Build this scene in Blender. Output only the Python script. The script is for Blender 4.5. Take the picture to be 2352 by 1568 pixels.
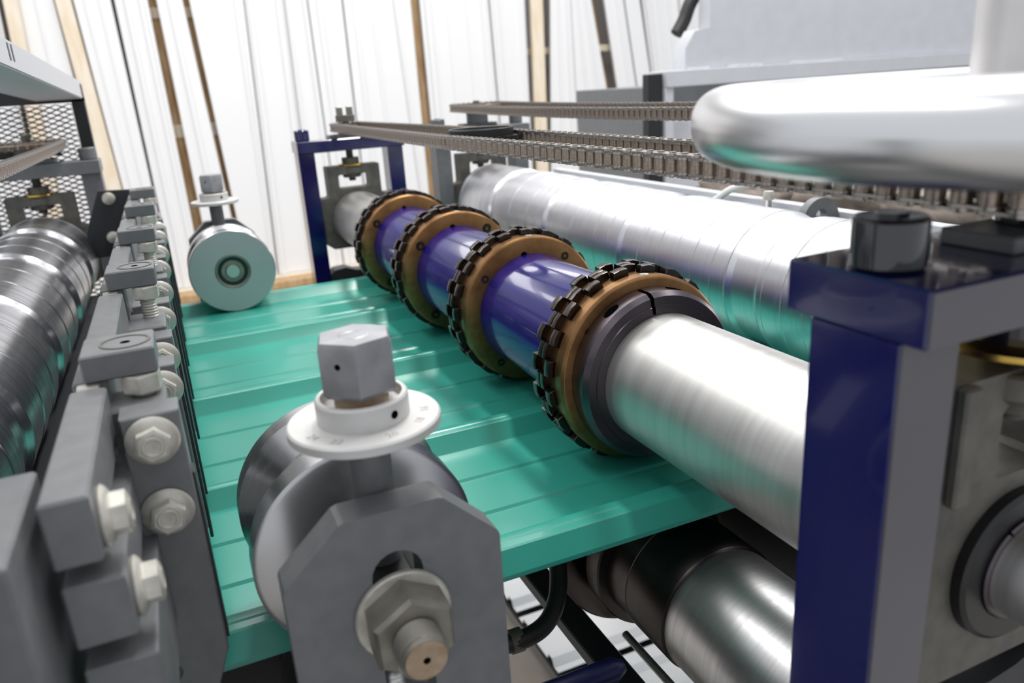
import bpy, bmesh, math, random
from mathutils import Matrix, Vector
random.seed(7)
for o in list(bpy.data.objects): bpy.data.objects.remove(o)
SC = bpy.context.scene
COL = SC.collection
K = 0.0014                      # one drawing unit of this script in metres
PI = math.pi
def V(x, y, z): return Vector((x*K, y*K, z*K))

# ---------------------------------------------------------------- camera
cd = bpy.data.cameras.new('camera'); cam = bpy.data.objects.new('camera', cd); COL.objects.link(cam)
Rm = ((0.91261287, -0.40400559, -0.06258779), (-0.18092081, -0.2618206, -0.94800719), (0.36661343, 0.876487, -0.31203386))
M = Matrix.Identity(4)
for i in range(3):
    M[i][0] = Rm[0][i]; M[i][1] = -Rm[1][i]; M[i][2] = -Rm[2][i]
M[2][3] = 225*K
cam.matrix_world = M
cd.sensor_width = 36; cd.lens = 1784.7*36/2352; cd.clip_start = 0.005; cd.clip_end = 60
cd.dof.use_dof = True; cd.dof.focus_distance = 0.60; cd.dof.aperture_fstop = 8.0
SC.camera = cam
# ---------------------------------------------------------------- world, lights, exposure
w = bpy.data.worlds.new('hall_light'); SC.world = w; w.use_nodes = True
w.node_tree.nodes['Background'].inputs[0].default_value = (0.93, 0.96, 1.0, 1)
w.node_tree.nodes['Background'].inputs[1].default_value = 0.75
def area(name, loc, sx, sy, power, rot=(0, 0, 0), col=(1, 0.98, 0.95)):
    l = bpy.data.lights.new(name, 'AREA'); l.shape = 'RECTANGLE'; l.size = sx; l.size_y = sy; l.energy = power; l.color = col
    o = bpy.data.objects.new(name, l); COL.objects.link(o); o.location = loc; o.rotation_euler = rot
    return o
# ceiling luminaires of the hall (real rows of lamps above and behind the machine)
area('ceiling_lamp_row', (0.75, 1.35, 2.2), 0.14, 1.3, 44, (0, math.radians(8), 0))
area('ceiling_lamp_row', (-0.9, 1.6, 2.3), 0.35, 3.0, 26)
area('ceiling_lamp_row', (2.3, 1.8, 2.3), 0.35, 3.0, 38)
area('ceiling_lamp_row', (1.0, 4.0, 2.6), 4.5, 0.5, 50, (math.radians(-18), 0, 0))
SC.view_settings.view_transform = 'Standard'; SC.view_settings.look = 'None'
SC.view_settings.exposure = 0.0; SC.view_settings.gamma = 1.0; SC.view_settings.use_curve_mapping = False

# ---------------------------------------------------------------- materials
MATS = {}
def mat(name, col, metal=0.0, rough=0.5, coat=0.0, coat_rough=0.08, col2=None, nscale=40, nstretch=(1, 1, 1), bump=0.0, bscale=None, rvar=0.0, spec=0.5, emis=None, lo=0.35, hi=0.65, trans=0.0):
    m = bpy.data.materials.new(name); m.use_nodes = True; nt = m.node_tree; b = nt.nodes['Principled BSDF']
    b.inputs['Base Color'].default_value = (*col, 1); b.inputs['Metallic'].default_value = metal; b.inputs['Roughness'].default_value = rough
    b.inputs['Coat Weight'].default_value = coat; b.inputs['Coat Roughness'].default_value = coat_rough; b.inputs['Specular IOR Level'].default_value = spec
    if trans: b.inputs['Transmission Weight'].default_value = trans
    if emis: b.inputs['Emission Color'].default_value = (*emis[0], 1); b.inputs['Emission Strength'].default_value = emis[1]
    if col2 or bump or rvar:
        tc = nt.nodes.new('ShaderNodeTexCoord'); mp = nt.nodes.new('ShaderNodeMapping'); mp.inputs['Scale'].default_value = nstretch
        nt.links.new(tc.outputs['Object'], mp.inputs['Vector'])
        n = nt.nodes.new('ShaderNodeTexNoise'); n.inputs['Scale'].default_value = nscale; n.inputs['Detail'].default_value = 5
        nt.links.new(mp.outputs[0], n.inputs['Vector'])
        if col2:
            r = nt.nodes.new('ShaderNodeValToRGB'); r.color_ramp.elements[0].position = lo; r.color_ramp.elements[1].position = hi
            r.color_ramp.elements[0].color = (*col, 1); r.color_ramp.elements[1].color = (*col2, 1)
            nt.links.new(n.outputs['Fac'], r.inputs[0]); nt.links.new(r.outputs[0], b.inputs['Base Color'])
        if rvar:
            mr = nt.nodes.new('ShaderNodeMapRange'); mr.inputs['To Min'].default_value = max(0.02, rough-rvar); mr.inputs['To Max'].default_value = rough+rvar
            nt.links.new(n.outputs['Fac'], mr.inputs['Value']); nt.links.new(mr.outputs[0], b.inputs['Roughness'])
        if bump:
            bp = nt.nodes.new('ShaderNodeBump'); bp.inputs['Strength'].default_value = bump; bp.inputs['Distance'].default_value = 0.001
            if bscale:
                n2 = nt.nodes.new('ShaderNodeTexNoise'); n2.inputs['Scale'].default_value = bscale; nt.links.new(mp.outputs[0], n2.inputs['Vector']); nt.links.new(n2.outputs['Fac'], bp.inputs['Height'])
            else: nt.links.new(n.outputs['Fac'], bp.inputs['Height'])
            nt.links.new(bp.outputs[0], b.inputs['Normal'])
    MATS[name] = m; return m
mat('green', (0.031, 0.305, 0.238), rough=0.30, coat=0.12, coat_rough=0.10, rvar=0.05, nscale=6, nstretch=(0.4, 6, 6))
mat('shaft', (0.52, 0.515, 0.50), 0.92, 0.40, col2=(0.62, 0.61, 0.595), nscale=5, nstretch=(1, 40, 1), rvar=0.06, lo=0.3, hi=0.7)
mat('roller', (0.88, 0.88, 0.91), 1, 0.33, col2=(0.74, 0.74, 0.79), nscale=6, nstretch=(0.3, 45, 0.3), rvar=0.08, lo=0.45, hi=0.8)
mat('roller_left', (0.62, 0.62, 0.64), 1, 0.25, col2=(0.42, 0.42, 0.45), nscale=6, nstretch=(0.3, 30, 0.3), rvar=0.05)
mat('lower_dark', (0.075, 0.066, 0.063), 1, 0.36, rvar=0.07, nscale=6, nstretch=(1, 50, 1))
mat('lower_silver', (0.70, 0.69, 0.70), 1, 0.33, col2=(0.58, 0.57, 0.58), nscale=7, nstretch=(1, 50, 1), rvar=0.07)
mat('bronze', (0.21, 0.108, 0.046), 1, 0.40, col2=(0.31, 0.17, 0.075), nscale=60, rvar=0.08)
mat('tooth', (0.085, 0.075, 0.07), 1, 0.28)
mat('collar', (0.115, 0.10, 0.115), 1, 0.30, rvar=0.06, nscale=8, nstretch=(1, 60, 1))
mat('sleeve', (0.008, 0.006, 0.12), 0.0, 0.22, coat=0.45, coat_rough=0.05, col2=(0.018, 0.010, 0.17), nscale=5, nstretch=(14, 1.2, 14), rvar=0.05, bump=0.10, bscale=9)
mat('blue', (0.004, 0.006, 0.085), rough=0.16, coat=0.6, coat_rough=0.06)
mat('grey', (0.145, 0.150, 0.160), rough=0.40, col2=(0.17, 0.175, 0.182), nscale=90, bump=0.02)
mat('grey_light', (0.58, 0.59, 0.63), rough=0.5, col2=(0.55, 0.56, 0.60), nscale=20)
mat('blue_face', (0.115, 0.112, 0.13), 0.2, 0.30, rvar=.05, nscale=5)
mat('beam_pale', (0.60, 0.59, 0.62), rough=0.5)
mat('grey_black', (0.025, 0.027, 0.032), rough=0.45)
mat('black', (0.008, 0.008, 0.009), rough=0.35)
mat('hole', (0.002, 0.002, 0.002), rough=1.0, spec=0.0)
mat('shaded_blue', (0.004, 0.005, 0.045), rough=0.35)  # blue of the low tube, its shade put into the colour
mat('black_gloss', (0.012, 0.012, 0.02), rough=0.12, coat=1)
mat('cast', (0.105, 0.10, 0.09), rough=0.5, metal=0.3, col2=(0.15, 0.142, 0.125), nscale=70, bump=0.15, bscale=250)
mat('pinch', (0.56, 0.56, 0.57), 1, 0.26, rvar=0.06, nscale=6, nstretch=(1, 45, 1))
mat('pinch_face', (0.50, 0.50, 0.52), 0.6, 0.5)
mat('dial', (0.62, 0.615, 0.61), 0.2, 0.45, col2=(0.55, 0.545, 0.53), nscale=45)
mat('hexzinc', (0.40, 0.41, 0.43), 0.65, 0.40, col2=(0.30, 0.30, 0.315), nscale=55, bump=0.08)
mat('nut', (0.30, 0.285, 0.245), 0.7, 0.42, col2=(0.22, 0.21, 0.18), nscale=70)
mat('galv', (0.66, 0.64, 0.58), 0.45, 0.42, col2=(0.48, 0.46, 0.41), nscale=90, bump=0.15)
mat('rust', (0.36, 0.25, 0.16), 0.5, 0.5, col2=(0.45, 0.36, 0.27), nscale=120)
mat('chain', (0.32, 0.26, 0.21), 0.85, 0.34, col2=(0.42, 0.35, 0.30), nscale=400)
mat('chain_plate', (0.52, 0.48, 0.45), 0.9, 0.28, col2=(0.36, 0.32, 0.29), nscale=300)
mat('sprocket', (0.012, 0.012, 0.013), 0.0, 0.42)
mat('wheel', (0.80, 0.80, 0.81), 1, 0.27)
mat('hub_steel', (0.62, 0.61, 0.62), 0.7, 0.45, col2=(0.74, 0.73, 0.74), nscale=8, nstretch=(12, 12, 0.5))
mat('wheel_web', (0.24, 0.23, 0.225), 0.8, 0.55, bump=0.2, nscale=300)
mat('gold', (0.72, 0.48, 0.12), 1, 0.25)
mat('white_panel', (0.86, 0.86, 0.87), rough=0.38)
mat('wood', (0.42, 0.24, 0.10), rough=0.6, col2=(0.62, 0.43, 0.24), nscale=6, nstretch=(6, 6, 0.6))
mat('wood_pale', (0.80, 0.66, 0.48), rough=0.6, col2=(0.88, 0.79, 0.66), nscale=5, nstretch=(6, 6, 0.6))
mat('wall', (0.42, 0.40, 0.385), rough=0.8)
mat('concrete', (0.50, 0.48, 0.45), rough=0.75, col2=(0.42, 0.40, 0.375), nscale=3)
mat('tan_floor', (0.34, 0.29, 0.24), rough=0.7, col2=(0.26, 0.22, 0.19), nscale=5)
mat('mesh_grey', (0.42, 0.42, 0.44), 0.2, 0.45)
mat('rubber', (0.012, 0.012, 0.012), rough=0.5)
mat('cable', (0.75, 0.75, 0.74), rough=0.45)
mat('green_dark', (0.012, 0.10, 0.075), rough=0.4)
mat('sack', (0.17, 0.135, 0.112), rough=0.8, col2=(0.33, 0.285, 0.25), nscale=14, bump=0.4)
mat('engrave', (0.36, 0.35, 0.34), 0.2, 0.6)
mat('panel_print', (0.75, 0.16, 0.12), rough=0.5)

# ---------------------------------------------------------------- mesh helpers (coordinates in drawing units)
def box(bm, x0, x1, y0, y1, z0, z1, bev=0.0, seg=1):
    vs = [bm.verts.new(p) for p in ((x0,y0,z0),(x1,y0,z0),(x1,y1,z0),(x0,y1,z0),(x0,y0,z1),(x1,y0,z1),(x1,y1,z1),(x0,y1,z1))]
    fs = [bm.faces.new([vs[i] for i in f]) for f in ((3,2,1,0),(4,5,6,7),(0,1,5,4),(1,2,6,5),(2,3,7,6),(3,0,4,7))]
    if bev:
        es = list({e for f in fs for e in f.edges})
        bmesh.ops.bevel(bm, geom=es, offset=bev, segments=seg, affect='EDGES', profile=0.5)
    return bm
def prism(bm, pts, axis, a, b, bev=0.0):
    """extrude a 2-d outline: axis 'Y' takes (x,z), 'X' takes (y,z), 'Z' takes (x,y)"""
    def P(p, t): return {'Y': (p[0], t, p[1]), 'X': (t, p[0], p[1]), 'Z': (p[0], p[1], t)}[axis]
    lo = [bm.verts.new(P(p, a)) for p in pts]; hi = [bm.verts.new(P(p, b)) for p in pts]
    n = len(pts); fs = [bm.faces.new(lo), bm.faces.new(hi[::-1])]
    fs += [bm.faces.new((lo[(i+1) % n], lo[i], hi[i], hi[(i+1) % n])) for i in range(n)]
    if bev:
        bmesh.ops.bevel(bm, geom=list({e for f in fs[:2] for e in f.edges}), offset=bev, segments=1, affect='EDGES')
    return bm
def lathe(bm, prof, c, axis='Y', n=48, a0=0.0, a1=2*PI):
    """prof = [(along axis, radius)...]; c = other two coordinates of the axis"""
    full = abs(a1-a0-2*PI) < 1e-6; m = n if full else n+1; rings = []
    for t, r in prof:
        ring = []
        if r <= 1e-6 and full:
            ring = [None]*m
            p = {'Y': (c[0], t, c[1]), 'X': (t, c[0], c[1]), 'Z': (c[0], c[1], t)}[axis]; v = bm.verts.new(p); ring = [v]*m
        else:
            for i in range(m):
                a = a0+(a1-a0)*i/n; u, v_ = c[0]+r*math.cos(a), c[1]+r*math.sin(a)
                ring.append(bm.verts.new({'Y': (u, t, v_), 'X': (t, u, v_), 'Z': (u, v_, t)}[axis]))
        rings.append(ring)
    for A, B in zip(rings, rings[1:]):
        for i in range(n):
            j = (i+1) % m
            q = []
            for v in (A[i], A[j], B[j], B[i]):
                if v not in q: q.append(v)
            if len(q) > 2: bm.faces.new(q)
    if not full:
        for i in (0, m-1):
            q = [r[i] for r in rings]
            if len(q) > 2: bm.faces.new(q)
    return bm
def cyl(bm, c, axis, a, b, r, n=24, bev=0.0):
    pr = [(a, 0), (a, r-bev), (a+(bev if b > a else -bev), r), (b-(bev if b > a else -bev), r), (b, r-bev), (b, 0)] if bev else [(a, 0), (a, r), (b, r), (b, 0)]
    return lathe(bm, pr, c, axis, n)
def hexa(bm, c, axis, a, b, r, rot=0.0, chamfer=0.0, chamfer_a=0.0):
    """hexagon head between a and b; corner radius r, chamfered towards b"""
    pr = [(a, r-chamfer_a), (a+(b-a)*0.08, r), (b-(b-a)*0.12 if chamfer else b, r), (b, r-chamfer)]
    rings = []
    for t, q in pr:
        rings.append([bm.verts.new({'Y': (c[0]+q*math.cos(rot+k*PI/3), t, c[1]+q*math.sin(rot+k*PI/3)), 'X': (t, c[0]+q*math.cos(rot+k*PI/3), c[1]+q*math.sin(rot+k*PI/3)), 'Z': (c[0]+q*math.cos(rot+k*PI/3), c[1]+q*math.sin(rot+k*PI/3), t)}[axis]) for k in range(6)])
    bm.faces.new(rings[0][::-1]); bm.faces.new(rings[-1])
    for A, B in zip(rings, rings[1:]):
        for i in range(6): bm.faces.new((A[i], A[(i+1) % 6], B[(i+1) % 6], B[i]))
    return bm
def tube(bm, pts, r, n=12):
    pts = [Vector(p) for p in pts]; rings = []
    up = Vector((0.13, 0.21, 0.97))
    for i, p in enumerate(pts):
        d = (pts[min(i+1, len(pts)-1)]-pts[max(i-1, 0)]).normalized(); s = d.cross(up).normalized(); u = s.cross(d)
        rings.append([bm.verts.new(p+(s*math.cos(2*PI*k/n)+u*math.sin(2*PI*k/n))*r) for k in range(n)])
    for A, B in zip(rings, rings[1:]):
        for k in range(n): bm.faces.new((A[k], A[(k+1) % n], B[(k+1) % n], B[k]))
    bm.faces.new(rings[0][::-1]); bm.faces.new(rings[-1])
    return bm
def spline(pts, k=8):
    P = [Vector(p) for p in pts]; P = [P[0]*2-P[1]]+P+[P[-1]*2-P[-2]]; out = []
    for i in range(1, len(P)-2):
        for j in range(k):
            t = j/k; a, b, c, d = P[i-1:i+3]
            out.append(0.5*((2*b)+(c-a)*t+(2*a-5*b+4*c-d)*t*t+(3*b-a-3*c+d)*t**3))
    return out+[P[-2]]
def slab_with_hole(bm, outer, holes, axis, a, b):
    """flat plate with holes: outer outline and hole outlines filled, then extruded"""
    def P(p, t): return {'Y': (p[0], t, p[1]), 'X': (t, p[0], p[1]), 'Z': (p[0], p[1], t)}[axis]
    es = []
    for lp in [outer]+holes:
        vs = [bm.verts.new(P(p, a)) for p in lp]; es += [bm.edges.new((vs[i], vs[(i+1) % len(vs)])) for i in range(len(vs))]
    r = bmesh.ops.triangle_fill(bm, edges=es, use_beauty=True)
    fs = [g for g in r['geom'] if isinstance(g, bmesh.types.BMFace)]
    e = bmesh.ops.extrude_face_region(bm, geom=fs)
    d = Vector(P((0, 0), b))-Vector(P((0, 0), a))
    bmesh.ops.translate(bm, verts=[g for g in e['geom'] if isinstance(g, bmesh.types.BMVert)], vec=d)
    return bm
def obround(cx, z0, z1, r, n=10):
    return [(cx+r*math.cos(PI*i/n), z1-r+r*math.sin(PI*i/n)) for i in range(n+1)]+[(cx+r*math.cos(PI+PI*i/n), z0+r+r*math.sin(PI+PI*i/n)) for i in range(n+1)]
def circ(cx, cz, r, n=40): return [(cx+r*math.cos(2*PI*i/n), cz+r*math.sin(2*PI*i/n)) for i in range(n)]

ROOTLOC = {}
def thing(name, label, cat, base=(0, 0, 0), group=None):
    o = bpy.data.objects.new(name, None); COL.objects.link(o); o.location = V(*base); o.empty_display_size = 0.01
    o['label'] = label; o['category'] = cat
    if group: o['group'] = group
    ROOTLOC[o.name] = Vector(base); return o
def mesh_from(name, bm, m, origin=(0, 0, 0), ang=35, smooth=True):
    bmesh.ops.recalc_face_normals(bm, faces=bm.faces)
    bmesh.ops.translate(bm, verts=bm.verts, vec=-Vector(origin)); bmesh.ops.scale(bm, verts=bm.verts, vec=(K, K, K))
    me = bpy.data.meshes.new(name); bm.to_mesh(me); bm.free()
    me.materials.append(MATS[m])
    if smooth:
        me.polygons.foreach_set('use_smooth', [True]*len(me.polygons)); me.set_sharp_from_angle(angle=math.radians(ang))
    return me
def part(name, bm, m, parent=None, ang=35, smooth=True, base=None, label=None):
    """one mesh object; with a parent its vertices are stored relative to the parent's base"""
    org = ROOTLOC[parent.name] if parent else Vector(base or (0, 0, 0))
    o = bpy.data.objects.new(name, mesh_from(name, bm, m, org, ang, smooth)); COL.objects.link(o)
    if parent: o.parent = parent
    else: o.location = V(*org)
    ROOTLOC[o.name] = org
    if label: o['label'] = label
    return o
def solo(name, bm, m, label, cat, base, group=None, kind=None, ang=35):
    o = part(name, bm, m, None, ang, base=base); o['label'] = label; o['category'] = cat
    if group: o['group'] = group
    if kind: o['kind'] = kind
    return o
def struct(name, bm, m, base=(0, 0, 0), smooth=False):
    o = part(name, bm, m, None, smooth=smooth, base=base); o['kind'] = 'structure'; return o
def inst(name, me, parent, mw=None, loc=None, label=None):
    """another piece with shared mesh data; mw is the piece's matrix in drawing units relative to the parent"""
    o = bpy.data.objects.new(name, me); COL.objects.link(o); o.parent = parent
    if mw is not None:
        t = mw.translation*K; R = mw.to_3x3().to_4x4(); o.matrix_local = Matrix.Translation(t) @ R
    if loc is not None: o.location = V(*loc)
    if label: o['label'] = label
    return o
NB = bmesh.new

# ================================================================ THE SETTING
bm = NB(); box(bm, -2500, 4200, -1200, 4200, -655, -640); struct('floor', bm, 'concrete')
bm = NB(); box(bm, -2500, 4200, 3720, 3740, -640, 1500); struct('wall_back', bm, 'wall')
def wall_y(z): return 3416.3+0.1364*z               # the lean of everything propped against the back wall

# studs and rails of the timber rack behind the propped-up panels
def lean_bar(bm, xa, xb, za, zb, wd, t, dy=0.0):
    """board leaning on the rack: xa/xb = left edge at z=za / z=zb, wd wide, t thick, dy behind the panel plane"""
    def P(x, z, d): return (x, wall_y(z)+dy+d, z)
    vs = [bm.verts.new(p) for p in (P(xa, za, 0), P(xa+wd, za, 0), P(xa+wd, za, t), P(xa, za, t), P(xb, zb, 0), P(xb+wd, zb, 0), P(xb+wd, zb, t), P(xb, zb, t))]
    for f in ((3,2,1,0),(4,5,6,7),(0,1,5,4),(1,2,6,5),(2,3,7,6),(3,0,4,7)): bm.faces.new([vs[i] for i in f])
    return bm
def at_z(x450, x700, z): return x450+(x700-x450)*(z+450)/1150
def board(x450, x700, wd, m, label, name='timber_stud', dy=30, t=40, cat='timber', zb=1050):
    bm = NB(); lean_bar(bm, at_z(x450, x700, -470), at_z(x450, x700, zb), -470, zb, wd, t, dy)
    return solo(name, bm, m, label, cat, (x450, wall_y(-470)+dy, -470), 'timbers of the panel rack')
board(-200, -262, 52, 'wood_pale', 'pale timber stud standing behind the grey beam of the mesh guard', dy=-20, t=25)
board(-440, -420, 46, 'wood_pale', 'pale timber stud at the far left edge above the grey beam', dy=-30, t=25)
board(30, 20, 100, 'wood', 'brown timber board in the wide gap left of the far dial', dy=70)
board(215, 180, 60, 'wood', 'brown timber board in the narrow gap behind the far hex bolt', dy=70)
board(1040, 1085, 60, 'wood', 'brown timber edge showing as a thin line between white panels', dy=40)
board(2085, 1975, 60, 'wood', 'brown timber board in the dark gap left of the machine hood', dy=90)
board(1580, 1672, 62, 'wood_pale', 'pale timber batten leaning between the white panels above the upper chain', dy=-6, t=20)
def rail(x0, x1, z0, z1, y0, y1, m, label, dz=0):
    bm = NB(); box(bm, x0, x1, y0, y1, z0, z1, 2)
    return solo('timber_rail', bm, m, label, 'timber', (x0, y0, z0), 'timbers of the panel rack')
rail(-60, 420, 560, 600, wall_y(560)+62, wall_y(560)+69, 'wood_pale', 'pale cross rail crossing the brown gap high on the left')
rail(-60, 420, 108, 160, wall_y(110)+62, wall_y(110)+69, 'wood_pale', 'pale cross rail crossing the brown gap half way up on the left')
rail(1500, 2330, 356, 386, wall_y(360)+48, wall_y(360)+86, 'wood_pale', 'pale cross rail in the dark gap left of the machine hood')
rail(-900, 3300, -560, -470, 3300, 3440, 'wood_pale', 'long pale timber sill under the white panels')
rail(-900, 3300, -500, -470, 3200, 3298, 'wood', 'long brown timber lying in front of the panel sill')
rail(-900, 3300, -640, -530, 3190, 3300, 'wall', 'dark timber beam low on the floor before the panels')

# white metal panels propped on the rack, every panel a thing with its own folded ribs
def white_panel(xa0, xa1, xb0, xb1, ribs, label, dy=0.0, zt=1050, m='white_panel'):
    """x of left/right edge at z=-450 (a) and z=700 (b); ribs = fractions across the width"""
    prof = [(0.0, 12), (0.0, 0)]
    for r0, wr, h in ribs: prof += [(r0-wr, 0), (r0-wr*0.55, -h), (r0+wr*0.55, -h), (r0+wr, 0)]
    prof += [(1.0, 0), (1.0, 12)]
    bm = NB(); rows = []
    for z in (-468, zt):
        l, r = at_z(xa0, xb0, z), at_z(xa1, xb1, z)
        rows.append([[bm.verts.new((l+(r-l)*u, wall_y(z)+dy+d+e, z)) for u, d in prof] for e in (0, 1.5)])
    for i in range(len(prof)-1):
        for e in (0, 1): bm.faces.new((rows[0][e][i], rows[0][e][i+1], rows[1][e][i+1], rows[1][e][i]))
    for k in (0, 1):
        for i in range(len(prof)-1): bm.faces.new((rows[k][0][i], rows[k][0][i+1], rows[k][1][i+1], rows[k][1][i]))
    return solo('corrugated_sheet', bm, m, label, 'metal panel', (xa0, wall_y(-468)+dy, -468), 'white metal panels propped on the rack')
R3 = [(0.3, .05, 6), (0.7, .05, 6)]; R1 = [(0.5, .06, 6)]; RE = [(0.12, .08, 14), (0.86, .09, 14)]; RW = [(0.09, .05, 16), (0.36, .02, 4), (0.64, .02, 4), (0.91, .05, 16)]
PAN = [(-1000, -720, -980, -640, RW, 0, 'white panel furthest left behind the mesh guard'), (-712, -460, -632, -440, RW, 0, 'white panel behind the mesh guard and grey beam'),
       (-390, -215, -375, -268, R1, 0, 'white panel seen above the grey guard beam at the far left'),
       (-144, -56, -202, -76, R3, -8, 'wide white panel right of the pale stud, above the guide plates'),
       (-48, 60, -62, 52, [(0.35, .1, 12), (0.8, .1, 12)], 0, 'ribbed white panel left of the brown gap'),
       (100, 219, 84, 174, [(0.5, .12, 12)], 0, 'white panel directly behind the far dial'),
       (238, 352, 200, 408, [(0.85, .05, 10)], 0, 'white panel just right of the far hex bolt'),
       (358, 517, 412, 560, RE, -6, 'white panel above the left end of the far blue stand'),
       (521, 632, 563, 655, RE, 0, 'white panel rising behind the far blue stand left post'),
       (637, 760, 660, 800, [(0.3, .1, 12)], 0, 'white panel rising behind the far lead screw'),
       (764, 1014, 805, 1010, [(0.2, .05, 10), (0.55, .04, 8)], -10, 'broad white panel rising behind the lower chain sprocket'),
       (1020, 1052, 1016, 1100, [], 6, 'narrow white panel left of the thin brown line'),
       (1096, 1425, 1140, 1460, RW, 0, 'broad white panel behind the upper chain left end'),
       (1430, 1560, 1465, 1640, RE, -8, 'white panel left of the pale leaning batten'),
       (1650, 1820, 1780, 1878, R3, 0, 'white panel right of the pale leaning batten'),
       (1826, 2090, 1884, 1975, [(0.25, .05, 10), (0.6, .05, 12)], 6, 'white panel left of the dark gap beside the hood'),
       (2132, 2240, 2046, 2150, R1, 0, 'slanting white panel right of the dark gap'),
       (2244, 2325, 2155, 2235, [], -10, 'slanting pale panel next to the machine hood'),
       (2338, 2500, 2264, 2480, RW, 10, 'thin ribbed white panel close beside the machine hood'),
       (2506, 2690, 2486, 2640, RW, 10, 'ribbed white panel half hidden by the machine hood'),
       (2700, 3000, 2650, 2960, RW, 10, 'rightmost ribbed white panel behind the machine hood')]
for a0, a1, b0, b1, rb, dy, lb in PAN: white_panel(a0, a1, b0, b1, rb, lb, dy)
# things low under the line, seen below the sheet
bm = NB(); box(bm, 60, 398, 560, 1700, -640, -633, 1); solo('chipboard_sheet', bm, 'tan_floor', 'brown board lying on the floor beside the white offcuts', 'board', (200, 1000, -640))
def offcut(y0, y1, z, label):
    bm = NB(); prof = []
    for yy, h in ((y0, 0), (y0+14, 0), (y0+20, 11), (y0+32, 11), (y0+38, 0), (y1-42, 0), (y1-36, 11), (y1-20, 11), (y1-14, 0), (y1, 0), (y1, -8)): prof.append((yy, z+h))
    prof += [(y, q-1.2) for y, q in prof[::-1]]
    prism(bm, prof, 'X', 402, 1100); solo('sheet_offcut', bm, 'white_panel', label, 'metal panel', (402, y0, z-9), 'white panel offcuts under the machine')
offcut(740, 858, -622, 'white panel offcut on the floor just above the blue tube'); offcut(866, 1010, -616, 'white panel offcut on the floor crossed by the black hose'); offcut(1018, 1240, -610, 'white panel offcut on the floor nearest the green sheet edge')
bm = NB(); box(bm, 408, 1090, 730, 1250, -640, -632, 1); solo('offcut_pallet', bm, 'grey_black', 'dark pallet carrying the white panel offcuts', 'pallet', (500, 800, -640))
# frame rails of the line under the sheet
bm = NB(); box(bm, 189, 208, 190, 1075, -130, -120, 1); solo('frame_rail', bm, 'grey_black', 'dark frame rail running lengthwise under the green sheet', 'rail', (196, 190, -130))
bm = NB(); box(bm, -130, 62, 352, 370, -150, -9, 1); solo('dark_backing', bm, 'black', 'black backing plate added under the near edge of the green sheet left of the bracket', 'plate', (-30, 360, -150))  # added plate, puts darkness where the pale floor showed below the sheet
bm = NB(); tube(bm, [(221, 250, -122), (221, 368, -122)], 2.6); solo('tie_rod', bm, 'shaft', 'thin bright rod low under the silver roller sleeve', 'rod', (221, 250, -122))
bm = NB(); box(bm, -260, 700, 110, 190, -190, -150, 2); solo('base_beam', bm, 'grey_black', 'dark base beam carrying the near roller stands', 'beam', (200, 120, -190))
bm = NB(); box(bm, -260, 700, 1075, 1150, -190, -150, 2); solo('base_beam', bm, 'grey_black', 'dark base beam carrying the far roller stands', 'beam', (200, 1090, -190))
for x, y, lb in ((-230, 140, 'near left'), (660, 140, 'near right'), (-230, 1110, 'far left'), (660, 1110, 'far right')):
    bm = NB(); box(bm, x-22, x+22, y-22, y+22, -640, -190, 2); solo('base_leg', bm, 'grey_black', 'square dark leg under the %s end of the base beams' % lb, 'leg', (x, y, -640))
t = thing('hydraulic_hose', 'black rubber hose curving below the green sheet with dark crimp fitting', 'hose', (126, 326, -60))
bm = NB(); tube(bm, spline([(95, 335, -62), (128, 326, -61), (150, 331, -58), (165, 348, -46), (171, 372, -26), (160, 400, -20)], 10), 5.2, 14); part('hose_body', bm, 'rubber', t)
bm = NB(); lathe(bm, [(78, 0), (78, 5), (96, 5), (96, 6.4), (110, 6.4), (112, 5), (124, 5), (124, 6.6), (131, 6.6), (131, 0)], (327.5, -61.5), 'X', 18); part('crimp_fitting', bm, 'cast', t)
bm = NB(); tube(bm, spline([(148, 372, -30), (128, 378, -34), (112, 372, -50), (105, 380, -70)], 8), 4.5, 12); solo('branch_hose', bm, 'rubber', 'black hose end tucked right under the green sheet edge', 'hose', (125, 375, -70))
bm = NB(); lathe(bm, [(90, 0), (90, 6.5), (163, 6.5), (169, 3), (169, 0)], (284, -62), 'X', 20); solo('blue_tube', bm, 'shaded_blue', 'blue tube darkened for shade at the bottom of the picture below the hose', 'tube', (130, 284, -70))

# machine hood far right
t = thing('machine_hood', 'large light grey painted machine hood standing behind the handwheel', 'machine hood', (1400, 1300, -640))
bm = NB(); prism(bm, [(937, 233), (937, 271), (959, 303), (995, 305), (997, 640), (2300, 640), (2300, 233)], 'Y', 1300, 1335, 1.5); part('hood_shell', bm, 'grey_light', t)
bm = NB(); box(bm, 887, 2300, 1285, 1345, 203, 233, 1.5); part('hood_flange', bm, 'grey_light', t)
for a, b in ((940, 990), (1035, 1120), (1190, 1330)):
    bm = NB(); tube(bm, [(a+(b-a)*k/12, 1297, 234.5+random.uniform(-.8, .8)) for k in range(13)], 2.2, 8); part('weld_bead', bm, 'grey_light', t)
bm = NB(); box(bm, 887, 905, 1290, 1312, -640, 203, 1); part('hood_post', bm, 'grey_light', t)
bm = NB(); box(bm, 960, 2300, 1420, 1780, -640, 203, 1); part('cabinet_body', bm, 'grey', t)
bm = NB(); box(bm, 945, 1200, 1300, 1420, 60, 140, 3); part('gearbox', bm, 'grey_light', t)
bm = NB(); box(bm, 905, 2300, 1290, 1330, 10, 35, 1); part('hood_crossbar', bm, 'grey_light', t)
bm = NB(); box(bm, 928, 936, 1400, 1412, 35, 203, .5); part('pipe', bm, 'mesh_grey', t)
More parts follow.
